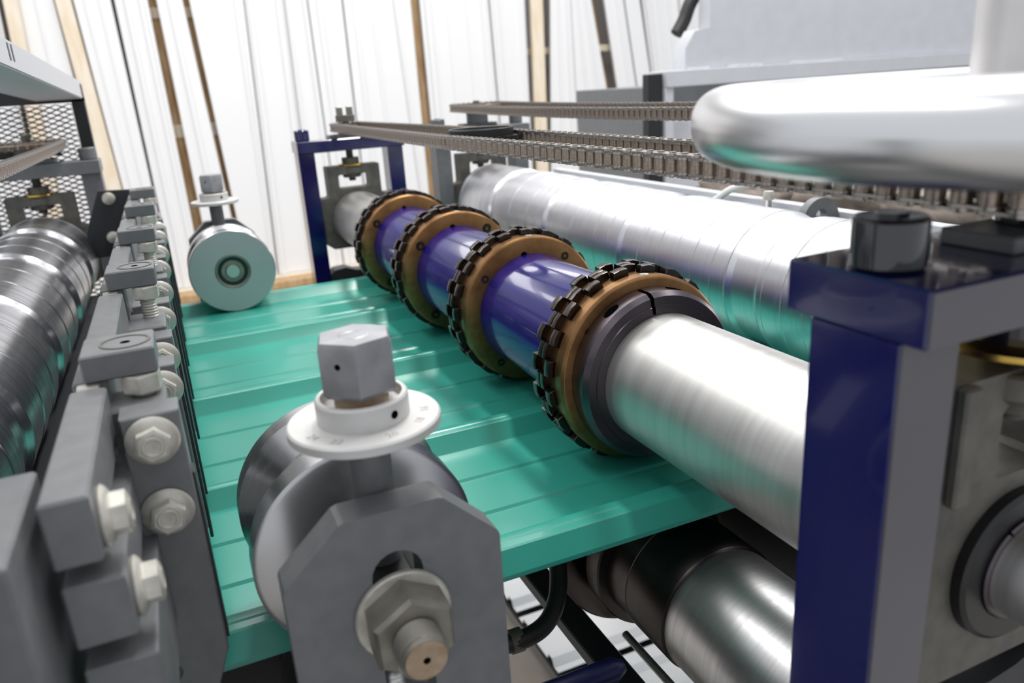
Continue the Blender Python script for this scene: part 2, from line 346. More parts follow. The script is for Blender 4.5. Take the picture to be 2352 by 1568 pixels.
bm = NB(); box(bm, 853, 884, 1296, 1318, -640, 229, 1); solo('black_post', bm, 'black', 'black upright post at the left end of the machine hood', 'post', (868, 1300, -640))
bm = NB(); tube(bm, spline([(955, 1352, 300), (972, 1352, 325), (990, 1352, 360), (1030, 1352, 400), (1080, 1352, 430)], 8), 13, 12); solo('black_duct', bm, 'rubber', 'black flexible duct at the upper left corner of the machine hood', 'duct', (985, 1352, 290))

# long rail with dark green edge, sacks and cable behind the right silver roller
t = thing('side_rail', 'light grey rail with a dark green side running behind the right silver roller', 'rail', (523, 300, 80))
bm = NB(); box(bm, 528, 540, 240, 1060, 96, 104, .8); part('rail_cap', bm, 'grey_light', t)
bm = NB(); box(bm, 530, 538, 240, 1060, 50, 95.5); part('rail_side', bm, 'green_dark', t)
t = thing('lifting_lug', 'grey half round lifting lug with a hole behind the right silver roller', 'lug', (506, 509, 60))
bm = NB(); slab_with_hole(bm, [(486, 60)]+[(506-20*math.cos(PI*i/20), 98+20*math.sin(PI*i/20)) for i in range(21)]+[(526, 60)], [circ(506, 102, 6.5, 20)], 'Y', 505, 513); part('lug_plate', bm, 'grey', t)
t = thing('stud_bolt', 'upright bright bolt in front of the dark green rail', 'bolt', (514, 580, 60))
bm = NB(); cyl(bm, (514, 580), 'Z', 60, 108, 3.2, 12); part('bolt_shank', bm, 'shaft', t)
bm = NB(); hexa(bm, (514, 580), 'Z', 108, 116, 5.2, 0.2, .6); part('bolt_head', bm, 'galv', t)
bm = NB(); tube(bm, spline([(512, 690, 88), (516, 664, 98), (520, 640, 112), (528, 612, 119), (545, 585, 118)], 8), 3.6, 10); solo('white_cable', bm, 'cable', 'white cable arching over the rail behind the right silver roller', 'cable', (516, 660, 88))
for i, (x, y, rx, ry, rz, z) in enumerate([(592, 702, 38, 64, 26, 90), (600, 567, 40, 52, 28, 91), (592, 453, 38, 46, 29, 92), (605, 344, 44, 48, 27, 90)]):
    bm = NB(); bmesh.ops.create_uvsphere(bm, u_segments=28, v_segments=16, radius=1)
    for v in bm.verts:
        c = v.co.copy(); k = 1+.10*math.sin(5*c.x+3*c.y+i)*math.cos(6*c.z+i*2)+.05*math.sin(13*c.y+9*c.z+i)
        v.co = Vector((x+rx*abs(c.x)**.7*math.copysign(1, c.x)*k, y+ry*abs(c.y)**.7*math.copysign(1, c.y)*k, z+rz*abs(c.z)**.7*math.copysign(1, c.z)*k))
    solo('brown_sack', bm, 'sack', ['crumpled brown sack furthest along the green rail', 'crumpled brown sack behind the grey lifting lug', 'crumpled brown sack seen under the near end of the lower chain', 'crumpled brown sack nearest the near blue stand'][i], 'sack', (x, y, z-rz), 'sacks behind the rail', ang=80)
bm = NB(); box(bm, 540, 680, 240, 800, 40, 62, 1); solo('sack_shelf', bm, 'grey_black', 'dark shelf carrying the brown sacks behind the green rail', 'shelf', (600, 300, 40))
bm = NB(); box(bm, 545, 560, 800, 1100, 60, 90, 1); solo('timber_block', bm, 'wood', 'small brown timber block behind the white cable', 'timber', (550, 850, 60))

# ================================================================ THE GREEN SHEET
RIBS = [(300, 331), (441.6, 472), (602.5, 633), (766.7, 797), (929, 960)]
prof = []
feats = [('R', a, b) for a, b in RIBS]+[('m', y, y) for y in (362, 404, 508.8, 558.8, 667.8, 714.8, 832, 880)]
feats.sort(key=lambda q: q[1])
for k, a, b in feats:
    if k == 'R':
        s = [(a, 0), (a+1, 0.8), (a+9.2, 9.6), (a+10.4, 10)] if a != 300 else [(300.3, -1.5), (300.8, 0), (308.4, 9.4), (309.6, 10)]
        prof += s+[(a+14, 10), (a+15, 9.5), (a+16, 10), (b-10.4, 10), (b-9.2, 9.6), (b-1, .8), (b, 0)]
    else: prof += [(a-3.5, 0), (a-1.8, 1.3), (a+1.8, 1.3), (a+3.5, 0)]
prof += [(984, 0), (985, -1), (985.5, -5)]
prof2 = prof+[(y, z-0.7) for y, z in prof[::-1]]
bm = NB(); prism(bm, prof2, 'X', -420, 760)
green = solo('ribbed_sheet', bm, 'green', 'glossy green ribbed steel sheet passing through the rollers', 'sheet metal', (200, 640, 0), ang=20)

# ================================================================ CUTTER SHAFT WITH TOOTHED RINGS
X0, Z0 = 239.2, 60.5
bm = NB(); lathe(bm, [(118, 0), (118, 16), (120, 17), (146, 17), (146, 24), (168, 24), (168, 36), (170, 38.1), (1098, 38.1), (1100, 36), (1100, 24), (1136, 24), (1136, 0)], (X0, Z0), 'Y', 96)
solo('tool_shaft', bm, 'shaft', 'brushed silver steel shaft carrying the four toothed rings', 'shaft', (X0, 640, 22))
def tooth_mesh(wd):
    bm = NB(); a = math.radians(5.0); b = math.radians(4.4)
    pts = []
    for r, an in ((55.2, a), (57.6, a), (60.4, b)):
        pts.append((r, an))
    prof = []
    for r, an in pts: prof.append((r*math.sin(-an), r*math.cos(an)))
    prof.append((0, 60.6))
    for r, an in pts[::-1]: prof.append((r*math.sin(an), r*math.cos(an)))
    prof.append((0, 55))
    prism(bm, prof, 'Y', -wd/2, wd/2, 0.35)
    return mesh_from('tooth', bm, 'tooth', ang=30)
TW, TN = tooth_mesh(5.6), tooth_mesh(4.0)
def screw_face(parent, y, ang, r, big):
    cx, cz = X0+r*math.cos(math.radians(ang)), Z0+r*math.sin(math.radians(ang)); R = 3.6 if big else 2.3
    bm = NB(); lathe(bm, [(y+.5, R+.9), (y-.15, R+.9), (y-.15, R), (y-.15 if not big else y-1.2, R-.2), (y-.15 if not big else y-1.2, R*.52), (y+.2, R*.5), (y+.2, 0)], (cx, cz), 'Y', 20)
    part('socket_screw', bm, 'tooth', parent)
def ring(yf, label, big, plain_front=True, phase=0.0):
    t = thing('toothed_ring', label, 'toothed ring', (X0, yf-16, 0), 'toothed rings on the shaft')
    bm = NB(); lathe(bm, [(yf+.6, 38.4), (yf+.6, 55.2), (yf, 56), (yf-23.6, 56), (yf-24.4, 55), (yf-25, 56.6), (yf-31.2, 56.6), (yf-32.6, 55.4), (yf-33, 54.6), (yf-33, 38.4)], (X0, Z0), 'Y', 120)
    part('ring_body', bm, 'bronze', t)
    for row, (yc, me, ph) in enumerate(((yf-3.2, TW, 0), (yf-9.2, TN, 9), (yf-14.2, TN, 9), (yf-20.0, TW, 0))):
        for k in range(20):
            a = math.radians(phase+ph+18*k)
            mw = Matrix.Translation(Vector((0, yc-(yf-16), Z0))) @ Matrix.Rotation(a, 4, 'Y')
            inst('tooth', me, t, mw)
    for a in (142, 52, -128, -38): screw_face(t, yf-33, a, 47.8, big)
    bm = NB(); cyl(bm, (X0+43.4*math.cos(math.radians(96.5)), Z0+43.4*math.sin(math.radians(96.5))), 'Y', yf-33.15, yf-32.8, 2.6, 18); part('key_hole', bm, 'hole', t)
    a = math.radians(88); bm = NB(); lathe(bm, [(0, 0), (0.2, 1.7), (.25, 2.6), (-.5, 2.7)], (0, 0), 'Z', 16)
    bmesh.ops.transform(bm, matrix=Matrix.Translation(Vector((X0+56.5*math.cos(a), yf-28, Z0+56.5*math.sin(a)))) @ Matrix.Rotation(PI/2-a, 4, 'Y'), verts=bm.verts); part('grub_screw', bm, 'shaft', t)
    return t
ring(400.7, 'nearest bronze ring with black teeth, next to the split collar', False, phase=8)
ring(558.5, 'second nearest bronze ring with black teeth, small holes in its face', False, phase=3)
ring(718.3, 'third bronze ring with black teeth and big socket screws, second furthest', True, phase=11)
ring(877.9, 'furthest bronze ring with black teeth, beside the bare silver shaft end', True, phase=6)
def sleeve(y0, y1, label):
    bm = NB(); lathe(bm, [(y0, 38.4), (y0, 43.6), (y0+1, 44), (y1-7, 42.2), (y1-1.5, 43.2), (y1, 43.6), (y1, 38.4)], (X0, Z0), 'Y', 80)
    solo('spacer_sleeve', bm, 'sleeve', label, 'sleeve', (X0, y0, 18), 'blue spacer sleeves on the shaft')
sleeve(401.8, 525.2, 'glossy blue spacer sleeve between the two nearest toothed rings'); sleeve(559.6, 685.0, 'glossy blue spacer sleeve between second and third toothed ring'); sleeve(719.4, 844.6, 'glossy blue spacer sleeve between the two furthest toothed rings')
t = thing('split_collar', 'black two piece clamp collar against the nearest toothed ring', 'collar', (X0, 360, 12))
g = math.radians(1.5); s0 = math.radians(97.4)
for k in range(2):
    bm = NB(); a0 = s0+g+k*PI; a1 = s0-g+(k+1)*PI
    lathe(bm, [(367.4, 38.3), (367.4, 50.0), (366.5, 50.4), (355.4, 50.4), (352.2, 48.0), (352.2, 43.2), (351.6, 42.9), (351.6, 38.3), (367.4, 38.3)], (X0, Z0), 'Y', 60, a0, a1)
    part('collar_half', bm, 'collar', t)
for an in (123, 74, 303, 254):
    a = math.radians(an); bm = NB(); lathe(bm, [(-.3, 3.1), (.12, 3.1), (.12, 2.2), (.05, 0)], (0, 0), 'Z', 20)
    bmesh.ops.scale(bm, vec=(1.7, 1, 1), verts=bm.verts)
    bmesh.ops.transform(bm, matrix=Matrix.Translation(Vector((X0+50.4*math.cos(a), 361, Z0+50.4*math.sin(a)))) @ Matrix.Rotation(PI/2-a, 4, 'Y'), verts=bm.verts); part('clamp_screw_hole', bm, 'hole', t)
# lower counter shaft
t = thing('counter_shaft', 'lower counter roller, dark steel with bright silver near end', 'roller', (X0, 300, -99))
bm = NB(); lathe(bm, [(112, 0), (112, 20), (150, 20), (150, 36.8), (152, 38), (293.5, 38), (295, 37.2), (295, 0)], (X0-.6, -60.8), 'Y', 96); part('silver_sleeve', bm, 'lower_silver', t)
bm = NB(); lathe(bm, [(295, 0), (295, 39), (296, 39.4), (330, 39.4), (330.3, 39), (331, 39), (331.3, 39.4), (352, 39.4), (352, 45), (353, 46), (366, 46), (366, 39.4), (1100, 39.4), (1100, 0)], (X0-.6, -60.8), 'Y', 96); part('dark_drum', bm, 'lower_dark', t)
for yf in (400.7, 558.5, 718.3, 877.9):
    bm = NB(); lathe(bm, [(yf+1, 39.5), (yf+1, 57.5), (yf, 58.3), (yf-23, 58.3), (yf-24, 57.5), (yf-24, 39.5)], (X0-.6, -60.8), 'Y', 72); part('counter_ring', bm, 'tooth', t)

# ================================================================ BIG SILVER ROLLERS
def big_roller(x, r, y0, y1, m, label, gd, zr):
    pr = [(y0-40, 0), (y0-40, 22), (y0, 22), (y0, r-3), (y0+1, r-1), (y0+3, r)]
    y = y0+3; k = 0
    marks = []
    for a, b in RIBS: marks.append((a-3, b+3))
    cur = y0+3
    for a, b in marks:
        if a < y0+10 or b > y1-10: continue
        # fine steps on the land up to the groove
        n = 5
        for j in range(n):
            yy = cur+(a-cur)*(j+.7)/n
            st = (0.2 if j % 2 else -0.25)
            if yy > pr[-1][0]+3 and yy < a-5: pr += [(yy-.4, pr[-1][1]), (yy, r+st-.6), (yy+.9, r+st-.6), (yy+1.3, r+st)]
        pr += [(a-.5, pr[-1][1]), (a, r-.8), (a+5, r-gd), (b-5, r-gd), (b, r-.8), (b+.5, r)]
        cur = b+.5
    for j in range(3):
        yy = cur+(y1-cur)*(j+.7)/3
        if yy < y1-6: pr += [(yy-.4, pr[-1][1]), (yy, r-1.2), (yy+.9, r-1.2), (yy+1.3, r-.3 if j % 2 else r)]
    pr += [(y1-4, r), (y1-1.2, r-1.4), (y1, r-4.5), (y1, 22), (y1+40, 22), (y1+40, 0)]
    bm = NB(); lathe(bm, pr, (x, zr), 'Y', 128)
    return solo('steel_roller', bm, m, label, 'roller', (x, y0, zr-r), 'big pressing rollers over the sheet', ang=5)
big_roller(435, 55.5, 178, 1079, 'roller', 'large polished silver roller right of the toothed rings', 3.0, 63.2)
big_roller(-147, 53.2, 178, 1061, 'roller_left', 'large polished steel roller at the left edge with stepped bands', 3.4, 60.5)

# ================================================================ ROLLER STANDS
def stand(x, y0, m, label, zb=-150, beam=(155, 171), cap_m=None, heads=False):
    t = thing('roller_stand', label, 'roller stand', (x, y0+16, zb))
    for s in (-1, 1):
        bm = NB(); box(bm, x+s*62-11, x+s*62+11, y0, y0+32, zb, beam[0], .7); part('post', bm, m, t)
        c = part('cap_screw', cyl(NB(), (x+s*62, y0+16), 'Z', beam[1], beam[1]+14.5, 10, 32, 1.1), cap_m or m, t)
        part('socket', cyl(NB(), (x+s*62, y0+16), 'Z', beam[1]+14.6, beam[1]+15.4, 4.6, 6), 'black_gloss', c)
    bm = NB(); box(bm, x-74, x+74, y0-8, y0+41, beam[0], beam[1], .8); part('cross_beam', bm, m, t)
    return t
def lead_screw(x, y, label, ztop, flange_r=16.5, golden=False, heads=True, sp_r=19, zc=185.5):
    t = thing('lead_screw', label, 'lead screw', (x, y, 116))
    bm = NB()
    pr = [(112, 0), (112, 4.6)]
    z = 112
    while z < ztop: pr += [(z+.9, 5.2), (z+1.8, 4.6)]; z += 1.8
    pr += [(ztop+2, 0)]
    part('screw_rod', lathe(bm, pr, (x, y), 'Z', 16), 'cast', t)
    part('flange_nut', lathe(NB(), [(117, 0), (117, 12), (120, 13), (122, 15.5), (123, 16.5), (130, 16.5), (131, 15.5), (131, 0)], (x, y), 'Z', 40), 'cast', t)
    zw = 138.5 if golden else 133
    part('bronze_washer', lathe(NB(), [(zw, 0), (zw, flange_r+.4), (zw+.6, flange_r+1), (zw+2.4, flange_r+1), (zw+3, flange_r), (zw+3, 0)], (x, y), 'Z', 40), 'gold', t)
    part('lock_collar', lathe(NB(), [(131, 0), (131, 10), (zw+3, 10), (zw+3, flange_r*.72), (zw+11, flange_r*.72), (zw+11, 0)], (x, y), 'Z', 32), 'black_gloss' if golden else 'cast', t)
    part('thrust_plate', box(NB(), x-27, x+27, y-12, y+12, 171, 176, .6), 'grey', t)
    part('hub', cyl(NB(), (x, y), 'Z', 176, zc-3, 12 if sp_r < 25 else 16, 28, .6), 'black_gloss' if golden else 'grey', t)
    if heads:
        part('top_disc', cyl(NB(), (x, y), 'Z', zc+6.5, zc+15.5, 13, 28, .5), 'cast', t)
        for s in (-1, 1): part('square_head_bolt', box(NB(), x+s*7-4, x+s*7+4, y-4, y+4, zc+15.5, zc+26.5, .5), 'nut', t)
    return t
def sprocket(x, y, zc, r, m, label, bore=6, th=4.4, dish=False):
    n = max(9, int(round(2*PI*r/9.07))); pts = []
    for i in range(n):
        for f, q in ((-.5, r-3.6), (-.28, r-2.2), (-.1, r+2.4), (.1, r+2.4), (.28, r-2.2)):
            a = 2*PI*(i+f)/n; pts.append((x+q*math.cos(a), y+q*math.sin(a)))
    t = thing('chain_sprocket', label, 'sprocket', (x, y, zc-th/2))
    part('toothed_plate', slab_with_hole(NB(), pts, [circ(x, y, bore, 24)], 'Z', zc-th/2, zc+th/2), m, t)
    if dish:
        part('rim_disc', lathe(NB(), [(zc-2.2, bore+1), (zc-2.2, r-4.3), (zc+8.0, r-4.3), (zc+8.8, r-5), (zc+8.4, r-6.5), (zc+3.4, r-8), (zc+3.4, bore+1)], (x, y), 'Z', 64), m, t)
    else: part('sprocket_hub', lathe(NB(), [(zc-5, bore), (zc-5, bore+5), (zc+5, bore+5), (zc+5, bore)], (x, y), 'Z', 28), m, t)
    return t
t = stand(X0, 136, 'blue', 'dark blue roller stand nearest the camera on the right', cap_m='black_gloss')
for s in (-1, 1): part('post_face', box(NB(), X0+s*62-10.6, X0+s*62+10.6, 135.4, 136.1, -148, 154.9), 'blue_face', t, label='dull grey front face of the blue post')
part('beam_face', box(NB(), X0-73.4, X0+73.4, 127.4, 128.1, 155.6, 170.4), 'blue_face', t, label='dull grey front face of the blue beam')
stand(X0, 1101, 'blue', 'dark blue roller stand at the far end of the toothed shaft')
stand(435, 1101, 'grey', 'grey roller stand at the far end of the right silver roller')
stand(435, 136, 'grey', 'grey roller stand at the near end of the right silver roller')
stand(-147, 136, 'grey', 'grey roller stand at the near end of the left roller')
stand(-147, 1101, 'grey', 'grey roller stand at the far end of the left roller')
lead_screw(X0, 152, 'near lead screw with gold washer under the handwheel', 224, 27, True, heads=False)
lead_screw(X0, 1117, 'far lead screw with two square bolt heads above the blue stand', 196)
lead_screw(435, 1117, 'far lead screw above the right silver roller', 206, heads=False, sp_r=36, zc=196)
lead_screw(-147, 1117, 'far lead screw above the left roller', 205, heads=False, sp_r=36, zc=192)
lead_screw(435, 152, 'near lead screw above the right silver roller', 206, heads=False, sp_r=36, zc=196)
lead_screw(-147, 152, 'near lead screw above the left roller', 205, heads=False, sp_r=36, zc=192)
def bearing_block(x, y0, y1, label, m='cast', top=134, win=(22, 103, 122), bore=39, near=False):
    t = thing('bearing_block', label, 'bearing block', (x, (y0+y1)/2, 28))
    out = [(x-50.5, 28), (x-50.5, 89), (x-48.5, 91.5), (x-39, 92), (x-37, 94), (x-37, top-1), (x-36, top), (x+36, top), (x+37, top-1), (x+37, 94), (x+39, 92), (x+48.5, 91.5), (x+50.5, 89), (x+50.5, 28), (x+40, 20), (x-40, 20)]
    ww, wa, wb = win
    hole = [(x-ww+2, wa), (x+ww-2, wa), (x+ww, wa+2), (x+ww, wb-2), (x+ww-2, wb), (x-ww+2, wb), (x-ww, wb-2), (x-ww, wa+2)]
    if bore+Z0 > wa-2: bore = wa-2-Z0
    part('block_body', slab_with_hole(NB(), out, [hole, circ(x, Z0, bore, 48)], 'Y', y0, y1), m, t, ang=25)
    if near:
        part('raised_rib', box(NB(), x-37, x-30, y0-4, y0, 92, top, .8), m, t); part('raised_rib', box(NB(), x+30, x+37, y0-4, y0, 92, top, .8), m, t)
        part('seal_ring', lathe(NB(), [(y0-4.5, 19.4), (y0-4.5, 26.5), (y0-3.4, 28), (y0+6, 28), (y0+6, 19.4)], (x, Z0), 'Y', 64), 'black', t)
        for a0 in (0.55, 0.55+PI):
            part('lock_ring_half', lathe(NB(), [(y0-6, 11), (y0-6, 18.6), (y0-5.4, 19.2), (y0+4, 19.2), (y0+4, 11), (y0-6, 11)], (x, Z0), 'Y', 30, a0-PI*.5+.03, a0+PI*.5-.03), 'collar', t)
    return t
bearing_block(X0, 145, 164, 'cast bearing block in the near blue stand with black seal ring', near=True, win=(14, 95, 120), bore=28.2, top=132)
bearing_block(X0, 1104, 1130, 'cast bearing block in the far blue stand with a rectangular window', bore=25)
bearing_block(435, 1104, 1130, 'brownish bearing block at the far end of the right silver roller', bore=27)
bearing_block(-147, 1104, 1130, 'brownish bearing block at the far end of the left roller', bore=23)
bearing_block(435, 145, 164, 'bearing block at the near end of the right silver roller', bore=27)
bearing_block(-147, 145, 164, 'bearing block at the near end of the left roller', bore=23)
# near bearing block: shaft stub cover
for x, y0, y1, lb in ((X0, 145, 164, 'dark lower bearing block of the near blue stand'), (X0, 1104, 1130, 'dark lower bearing block of the far blue stand'), (435, 1104, 1130, 'dark lower bearing block at the far end of the right roller pair'), (435, 145, 164, 'dark lower bearing block at the near end of the right roller pair')):
    t = thing('lower_bearing_block', lb, 'bearing block', (x, (y0+y1)/2, -148))
    k = 0 if y0 < 500 else -24
    part('block_body', slab_with_hole(NB(), [(x-50.5, -148), (x-50.5, 8+k), (x-44, 14+k), (x-28, 16+k), (x-14, 11+k), (x, 9+k), (x+14, 11+k), (x+28, 16+k), (x+44, 14+k), (x+50.5, 8+k), (x+50.5, -148)], [circ(x, -60.8, 24, 40)], 'Y', y0, y1), 'grey_black', t)
bm = NB(); lathe(bm, [(112, 0), (112, 20), (178, 20), (178, 53), (180, 54), (1076, 54), (1078, 53), (1078, 20), (1136, 20), (1136, 0)], (435, -57), 'Y', 72); solo('counter_roller', bm, 'lower_dark', 'dark lower roller under the right silver roller below the sheet', 'roller', (435, 640, -111))
bm = NB(); lathe(bm, [(112, 0), (112, 20), (178, 20), (178, 51), (180, 52), (1058, 52), (1060, 51), (1060, 20), (1136, 20), (1136, 0)], (-147, -54), 'Y', 72); solo('counter_roller', bm, 'lower_dark', 'dark lower roller under the left roller below the sheet', 'roller', (-147, 640, -106))
bm = NB(); box(bm, 302, 374, 195, 1070, -140, -34, 2); solo('dark_filler', bm, 'grey_black', 'dark filler box added below the sheet between the two lower rollers', 'cover', (330, 640, -140))  # added dark box, blocks the bright floor behind the lower shaft
bm = NB(); box(bm, -114, -50, 300, 1045, 11, 16, 1); solo('darkening_plate', bm, 'grey_black', 'dark plate added over the sheet between left roller and guide bars', 'tray', (-70, 640, 11))  # added to darken the sheet here and its reflection in the roller
# ================================================================ HANDWHEEL
t = thing('handwheel', 'large polished silver handwheel with thick rounded rim and upright hub', 'handwheel', (X0, 152, 199))
prim = []
for i in range(41):
    a = 2*PI*i/40; c, s = math.cos(a), math.sin(a)
    prim.append((209.2+11.8*math.copysign(abs(s)**.85, s), 88.5+14.8*math.copysign(abs(c)**.8, c)))
part('rim', lathe(NB(), prim, (X0, 152), 'Z', 128), 'wheel', t, ang=80)
part('web', lathe(NB(), [(206, 10), (206, 78), (215.5, 78), (215.5, 24), (215.5, 10)], (X0, 152), 'Z', 96), 'wheel_web', t)
part('hub', lathe(NB(), [(201, 9), (201, 23), (240.5, 23), (242, 21.8), (242, 9), (201, 9)], (X0, 152), 'Z', 64), 'hub_steel', t)

# ================================================================ ROLLER CHAINS
PCH = 9.07
def fig8(x0, x1, r, waist, n=7):
    pts = []
    for i in range(n+1): a = PI/2-PI*i/n*1.0; pts.append((x1+r*math.cos(a), r*math.sin(a)))
    pts.append(((x0+x1)/2, -waist))
    for i in range(n+1): a = -PI/2-PI*i/n; pts.append((x0+r*math.cos(a), r*math.sin(a)))
    pts.append(((x0+x1)/2, waist))
    return pts
def link_mesh(kind):
    bm = NB(); h = PCH/2; z = 2.9 if kind == 'inner' else 4.1
    for s in (-1, 1):
        a, b = (z, z+1.1) if s > 0 else (-z-1.1, -z)
        prism(bm, fig8(-h, h, 4.0, 2.9), 'Z', a, b)
    for x in (-h, h):
        if kind == 'inner': cyl(bm, (x, 0), 'Z', -2.9, 2.9, 3.25, 14)
        else: cyl(bm, (x, 0), 'Z', -5.9, 5.9, 1.7, 8)
    me = mesh_from(kind+'_link', bm, 'chain' if kind == 'inner' else 'chain_plate', ang=40)
    if kind == 'inner':
        me.materials.append(MATS['chain_plate'])
        for p in me.polygons:
            if abs(p.center.z) > 2.85*K: p.material_index = 1
    return me
LI, LO = link_mesh('inner'), link_mesh('outer')
def hull(pts):
    pts = sorted(pts); lo = []; hi = []
    for seq, out in ((pts, lo), (pts[::-1], hi)):
        for p in seq:
            while len(out) > 1 and (out[-1][0]-out[-2][0])*(p[1]-out[-2][1])-(out[-1][1]-out[-2][1])*(p[0]-out[-2][0]) <= 0: out.pop()
            out.append(p)
    return lo[:-1]+hi[:-1]
def chain(circles, zc, label, sag=0.0):
    pts = [(x+r*math.cos(2*PI*i/180), y+r*math.sin(2*PI*i/180)) for x, y, r in circles for i in range(180)]
    H = hull(pts); seg = []; L = 0
    for i in range(len(H)):
        a, b = H[i], H[(i+1) % len(H)]; d = math.dist(a, b); seg.append((L, d, a, b)); L += d
    n = int(round(L/PCH/2))*2; step = L/n
    def at(s):
        s %= L
        for q, d, a, b in seg:
            if q <= s <= q+d: f = (s-q)/d; return (a[0]+(b[0]-a[0])*f, a[1]+(b[1]-a[1])*f)
        return H[0]
    ys = [c[1] for c in circles]; y0, y1 = min(ys), max(ys); cx = circles[0][0]
    t = thing('roller_chain', label, 'chain', (cx, (y0+y1)/2, zc-6), 'roller chains')
    J = [at(step*i) for i in range(n)]
    def zz(p): f = (p[1]-y0)/(y1-y0); return zc-sag*4*max(0, f*(1-f))
    for i in range(n):
        a, b = J[i], J[(i+1) % n]
        za, zb = zz(a), zz(b)
        m = Matrix.Translation(Vector(((a[0]+b[0])/2-cx, (a[1]+b[1])/2-(y0+y1)/2, (za+zb)/2-(zc-6)))) @ Matrix.Rotation(math.atan2(b[1]-a[1], b[0]-a[0]), 4, 'Z')
        inst('inner_link' if i % 2 else 'outer_link', LI if i % 2 else LO, t, m)
    return t
chain([(X0, 152, 19), (X0, 608, 31), (X0, 1117, 19)], 185.5, 'lower oily roller chain looped from the far blue stand to the handwheel')
chain([(435, 152, 36), (435, 1117, 36)], 199, 'upper roller chain above the right silver roller', sag=5)
chain([(-147, 152, 38), (-147, 1117, 38)], 192, 'roller chain above the left roller at the left edge', sag=2)
sprocket(X0, 152, 185.5, 19, 'chain', 'small sprocket under the handwheel'); sprocket(X0, 1117, 185.5, 19, 'chain', 'small sprocket above the far blue stand')
sprocket(X0, 608, 185.5, 31, 'sprocket', 'black floating idler ring wedged inside the lower chain loop', bore=17, dish=True)
sprocket(435, 1117, 199, 36, 'chain', 'sprocket at the far end of the upper chain', bore=9); sprocket(435, 152, 199, 36, 'chain', 'sprocket at the near end of the upper chain', bore=9)
sprocket(-147, 1117, 192, 38, 'chain', 'sprocket at the far end of the left chain', bore=9); sprocket(-147, 152, 192, 38, 'chain', 'sprocket at the near end of the left chain', bore=9)

